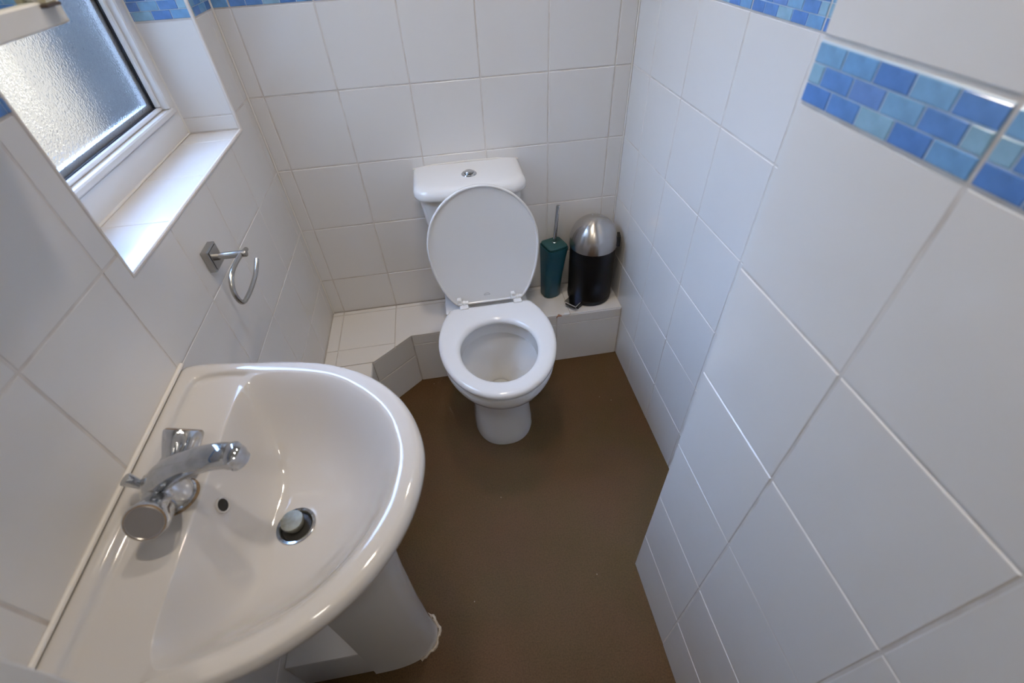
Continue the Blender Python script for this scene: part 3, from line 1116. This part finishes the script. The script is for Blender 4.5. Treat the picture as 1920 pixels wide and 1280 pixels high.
obj('nozzle', lathe(tipc, (0.28, 0, -1), [(0.006, -0.0065), (0.0135, -0.0045), (0.0175, 0.0), (0.0175, 0.012), (0.0150, 0.016), (0.0150, 0.021), (0.0135, 0.022)], 28), M['chrome'], tap, smooth=True, sharp=35)


def tap_handle(sgn):
    ax = Vector((0.20, sgn * 0.80, 0.55)).normalized()
    b = TB + Vector((0.006, sgn * 0.024, 0.028))
    u, v, d = axes(ax)
    rings = []
    n = 60
    for r, h, lob in ((0.0125, 0.0, 0), (0.0165, 0.006, 0), (0.0185, 0.010, 0.03), (0.0205, 0.020, 0.13), (0.0225, 0.032, 0.17), (0.0240, 0.044, 0.10), (0.0245, 0.052, 0.01), (0.0232, 0.0545, 0)):
        ring = []
        for k in range(n):
            a = 2 * math.pi * k / n
            rr = r * (1 - lob * (0.5 + 0.5 * math.cos(6 * a)) ** 1.6)
            ring.append(b + d * h + (u * math.cos(a) + v * math.sin(a)) * rr)
        rings.append(ring)
    h = obj('handle', loft(rings), M['chrome'], tap, smooth=True, sharp=45)
    obj('handle_cap', lathe(b + d * 0.0535, d, [(0.0212, 0.0), (0.0212, 0.0022), (0.0200, 0.0030), (0.0192, 0.0022), (0.010, 0.0020)], 40), M['handlecap'], h, smooth=True, sharp=30)
    obj('cap_ring', lathe(b + d * 0.0538, d, [(0.0222, 0.0), (0.0222, 0.0014), (0.0212, 0.0016), (0.0212, 0.0)], 40, False, False), M['lime'], h, smooth=True, sharp=30)


tap_handle(1)
tap_handle(-1)
obj('pop_up_rod', join(lathe(TB + Vector((-0.026, 0.004, -0.001)), (-0.06, 0, 1), [(0.0026, 0), (0.0026, 0.034)], 12),
                       lathe(TB + Vector((-0.0275, 0.004, 0.0325)), (-0.50, 0.0, 0.86), [(0.0052, 0), (0.0062, 0.006), (0.0088, 0.020), (0.0088, 0.0225), (0.0075, 0.0235)], 24)), M['chrome'], tap, smooth=True, sharp=35)

# ------------------------------------------------------------------ toilet roll holder
holder = empty('toilet_roll_holder', (0.0, -0.572, 0.864), 'empty satin metal toilet roll holder fixed to the wall below the window', 'holder')
plate = obj('wall_plate', box(0.0, 0.0145, -0.596, -0.549, 0.841, 0.888, 0.0012), M['satin'], holder)
obj('plate_inset', box(0.0146, 0.0160, -0.592, -0.553, 0.845, 0.884, 0.0006), M['satin'], plate)
obj('arm', lathe((0.014, -0.572, 0.864), (1, 0, 0), [(0.0085, 0), (0.0085, 0.001), (0.0074, 0.0015), (0.0074, 0.060), (0.0066, 0.0615)], 24), M['satin'], holder, smooth=True, sharp=35)
XH = 0.066
hk = spline([(XH, -0.546, 0.859), (XH, -0.572, 0.864), (XH, -0.602, 0.8675), (XH, -0.634, 0.8675), (XH, -0.656, 0.862), (XH, -0.671, 0.848), (XH, -0.675, 0.830), (XH, -0.669, 0.812), (XH, -0.657, 0.803), (XH, -0.640, 0.800), (XH, -0.610, 0.799), (XH, -0.579, 0.801), (XH, -0.556, 0.805), (XH, -0.538, 0.8115), (XH, -0.523, 0.819)], 5)
obj('roll_bar', tube(hk, 0.0048, 14), M['satin'], holder, smooth=True, sharp=50)

# ------------------------------------------------------------------ toilet brush in its holder
bh = empty('brush_holder', (0.848, -0.054, ZL), 'teal plastic tapered brush holder on the ledge right of the toilet', 'brush holder')


def rsq(cx, cy, s, r, rot, z, n=8, tilt=(0, 0)):
    out = []
    for q in range(4):
        a0 = math.pi / 2 * q
        cx0, cy0 = ((1, 1), (-1, 1), (-1, -1), (1, -1))[q]
        for k in range(n + 1):
            a = a0 + math.pi / 2 * k / n
            x = cx0 * (s - r) + r * math.cos(a)
            y = cy0 * (s - r) + r * math.sin(a)
            X = cx + x * math.cos(rot) - y * math.sin(rot)
            Y = cy + x * math.sin(rot) + y * math.cos(rot)
            out.append(Vector((X, Y, z + x * tilt[0] + y * tilt[1])))
    return out


rt = math.radians(17)
hr = [rsq(0.847, -0.052, 0.032, 0.026, rt, ZL + 0.0005), rsq(0.847, -0.052, 0.0345, 0.026, rt, ZL + 0.004), rsq(0.850, -0.053, 0.0365, 0.024, rt, ZL + 0.09), rsq(0.854, -0.055, 0.0395, 0.019, rt, ZL + 0.17), rsq(0.857, -0.056, 0.0415, 0.015, rt, ZL + 0.212), rsq(0.857, -0.056, 0.0415, 0.015, rt, ZL + 0.2175), rsq(0.857, -0.056, 0.0385, 0.013, rt, ZL + 0.2175), rsq(0.857, -0.056, 0.036, 0.013, rt, ZL + 0.19)]
obj('body', loft(hr), M['teal'], bh, smooth=True, sharp=40)
tb = empty('toilet_brush', (0.857, -0.056, ZL + 0.2), 'toilet brush with chrome stick handle standing in the teal holder', 'brush')
cap = [rsq(0.858, -0.055, 0.0362, 0.013, rt, ZL + 0.195), rsq(0.858, -0.055, 0.0375, 0.013, rt, ZL + 0.219), rsq(0.858, -0.055, 0.0385, 0.014, rt, ZL + 0.222), rsq(0.858, -0.055, 0.0380, 0.014, rt, ZL + 0.2255), rsq(0.858, -0.055, 0.035, 0.012, rt, ZL + 0.2275)]
obj('splash_cover', loft(cap), M['teal2'], tb, smooth=True, sharp=35)
hax = Vector((0.010, -0.006, 0.160))
obj('handle', lathe((0.8585, -0.0545, ZL + 0.227), hax, [(0.0078, 0.0), (0.0078, 0.004), (0.0062, 0.006), (0.0066, 0.145), (0.0058, 0.1485), (0.004, 0.149)], 20), M['chrome'], tb, smooth=True, sharp=35)

# ------------------------------------------------------------------ pedal bin
BX, BYb = 0.9925, -0.0880
bin_ = empty('pedal_bin', (BX, BYb, ZL), 'black round pedal bin with domed brushed steel lid in the corner of the ledge', 'bin')
obj('body', lathe((BX, BYb, ZL + 0.0005), (0, 0, 1), [(0.078, 0), (0.0815, 0.003), (0.0825, 0.012), (0.0825, 0.020), (0.0815, 0.021), (0.0815, 0.218), (0.0835, 0.2195), (0.0835, 0.226), (0.080, 0.227)], 64), M['black'], bin_, smooth=True, sharp=40)
dome = [(0.0842, 0.0), (0.0852, 0.004), (0.0848, 0.020)]
for k in range(1, 15):
    a = math.pi / 2 * k / 15
    dome.append((0.0848 * math.cos(a), 0.020 + 0.088 * math.sin(a)))
dome.append((0.0004, 0.108))
obj('dome_lid', lathe((BX, BYb, ZL + 0.226), (0, 0, 1), dome, 64), M['steel'], bin_, smooth=True, sharp=50)
pd = Vector((-0.080, -0.068, 0)).normalized()
pp = Vector((-pd.y, pd.x, 0))
c0 = Vector((BX, BYb, ZL))


def obox(c, d, p, l0, l1, w, z0, z1, drop=0.0):
    v = []
    for z in (z0, z1):
        for l in (l0, l1):
            for s in (-1, 1):
                v.append(c + d * l + p * (s * w) + Vector((0, 0, z - (drop if l == l1 else 0))))
    return fixn(v, [(0, 1, 3, 2), (4, 6, 7, 5), (0, 4, 5, 1), (2, 3, 7, 6), (0, 2, 6, 4), (1, 5, 7, 3)])


obj('pedal_bracket', obox(c0, pd, pp, 0.072, 0.104, 0.024, 0.001, 0.016), M['blackp'], bin_)
pedal_g = join(obox(c0, pd, pp, 0.078, 0.126, 0.026, 0.0285, 0.0325, drop=0.004))
obj('pedal', pedal_g, M['chrome'], bin_, label='small chrome foot pedal')
obj('pedal_pad', obox(c0, pd, pp, 0.086, 0.124, 0.022, 0.017, 0.0275, drop=0.003), M['blackp'], bin_)
hd = Vector((0.75, -0.15, 0)).normalized()
hp = Vector((-hd.y, hd.x, 0))
obj('lid_hinge', obox(c0, hd, hp, 0.0825, 0.094, 0.016, 0.222, 0.262), M['blackp'], bin_)

# ------------------------------------------------------------------ mirrored wall cabinet near the lens
cab = empty('mirror_cabinet', (0.0, -1.08, 1.30), 'white framed mirror cabinet on the left wall above the wash basin', 'cabinet')
CXF, CY1, CZ0 = 0.128, -0.802, 1.2975
CY0, CZ1 = -1.352, 1.86
obj('carcass', box(0.0012, CXF - 0.018, CY0, CY1, CZ0, CZ1, 0.002), M['gloss_paint'], cab)
dr = obj('door', ring_frame(CXF - 0.018, CXF, CY0, CY1, CZ0, CZ1, 0.03, 0.03, 0.0215, 0.03, 0.0015), M['gloss_paint'], cab)
obj('mirror', box(CXF - 0.012, CXF - 0.008, CY0 + 0.029, CY1 - 0.029, CZ0 + 0.020, CZ1 - 0.029), M['mirror'], dr)
ct = obj('catch', box(CXF - 0.001, CXF + 0.006, -0.8355, -0.8165, CZ0 + 0.0195, CZ0 + 0.050, 0.001), M['beige'], dr)
obj('catch_foot', box(CXF - 0.001, CXF + 0.0075, -0.8385, -0.8135, CZ0 + 0.0165, CZ0 + 0.0195, 0.0006), M['brown'], dr)

# ------------------------------------------------------------------ lamps that light the room
M['lens'] = mat('frosted_lens', (0.85, 0.85, 0.83), 0.3)
for (lx, ly), lab in zip(LAMPS, ('white ringed downlight in the ceiling above the toilet', 'white ringed downlight in the ceiling above the wash basin')):
    lamp = empty('downlight', (lx, ly, TOP), lab, 'lamp', group=None)
    obj('ring', lathe((lx, ly, TOP), (0, 0, -1), [(0.030, 0.0), (0.043, 0.0005), (0.043, 0.003), (0.036, 0.005), (0.030, 0.003)], 40, False, False), M['upvc'], lamp, smooth=True, sharp=40)
    obj('lens', lathe((lx, ly, TOP), (0, 0, -1), [(0.030, 0.0), (0.030, 0.002)], 40), M['lens'], lamp, smooth=True, sharp=40)
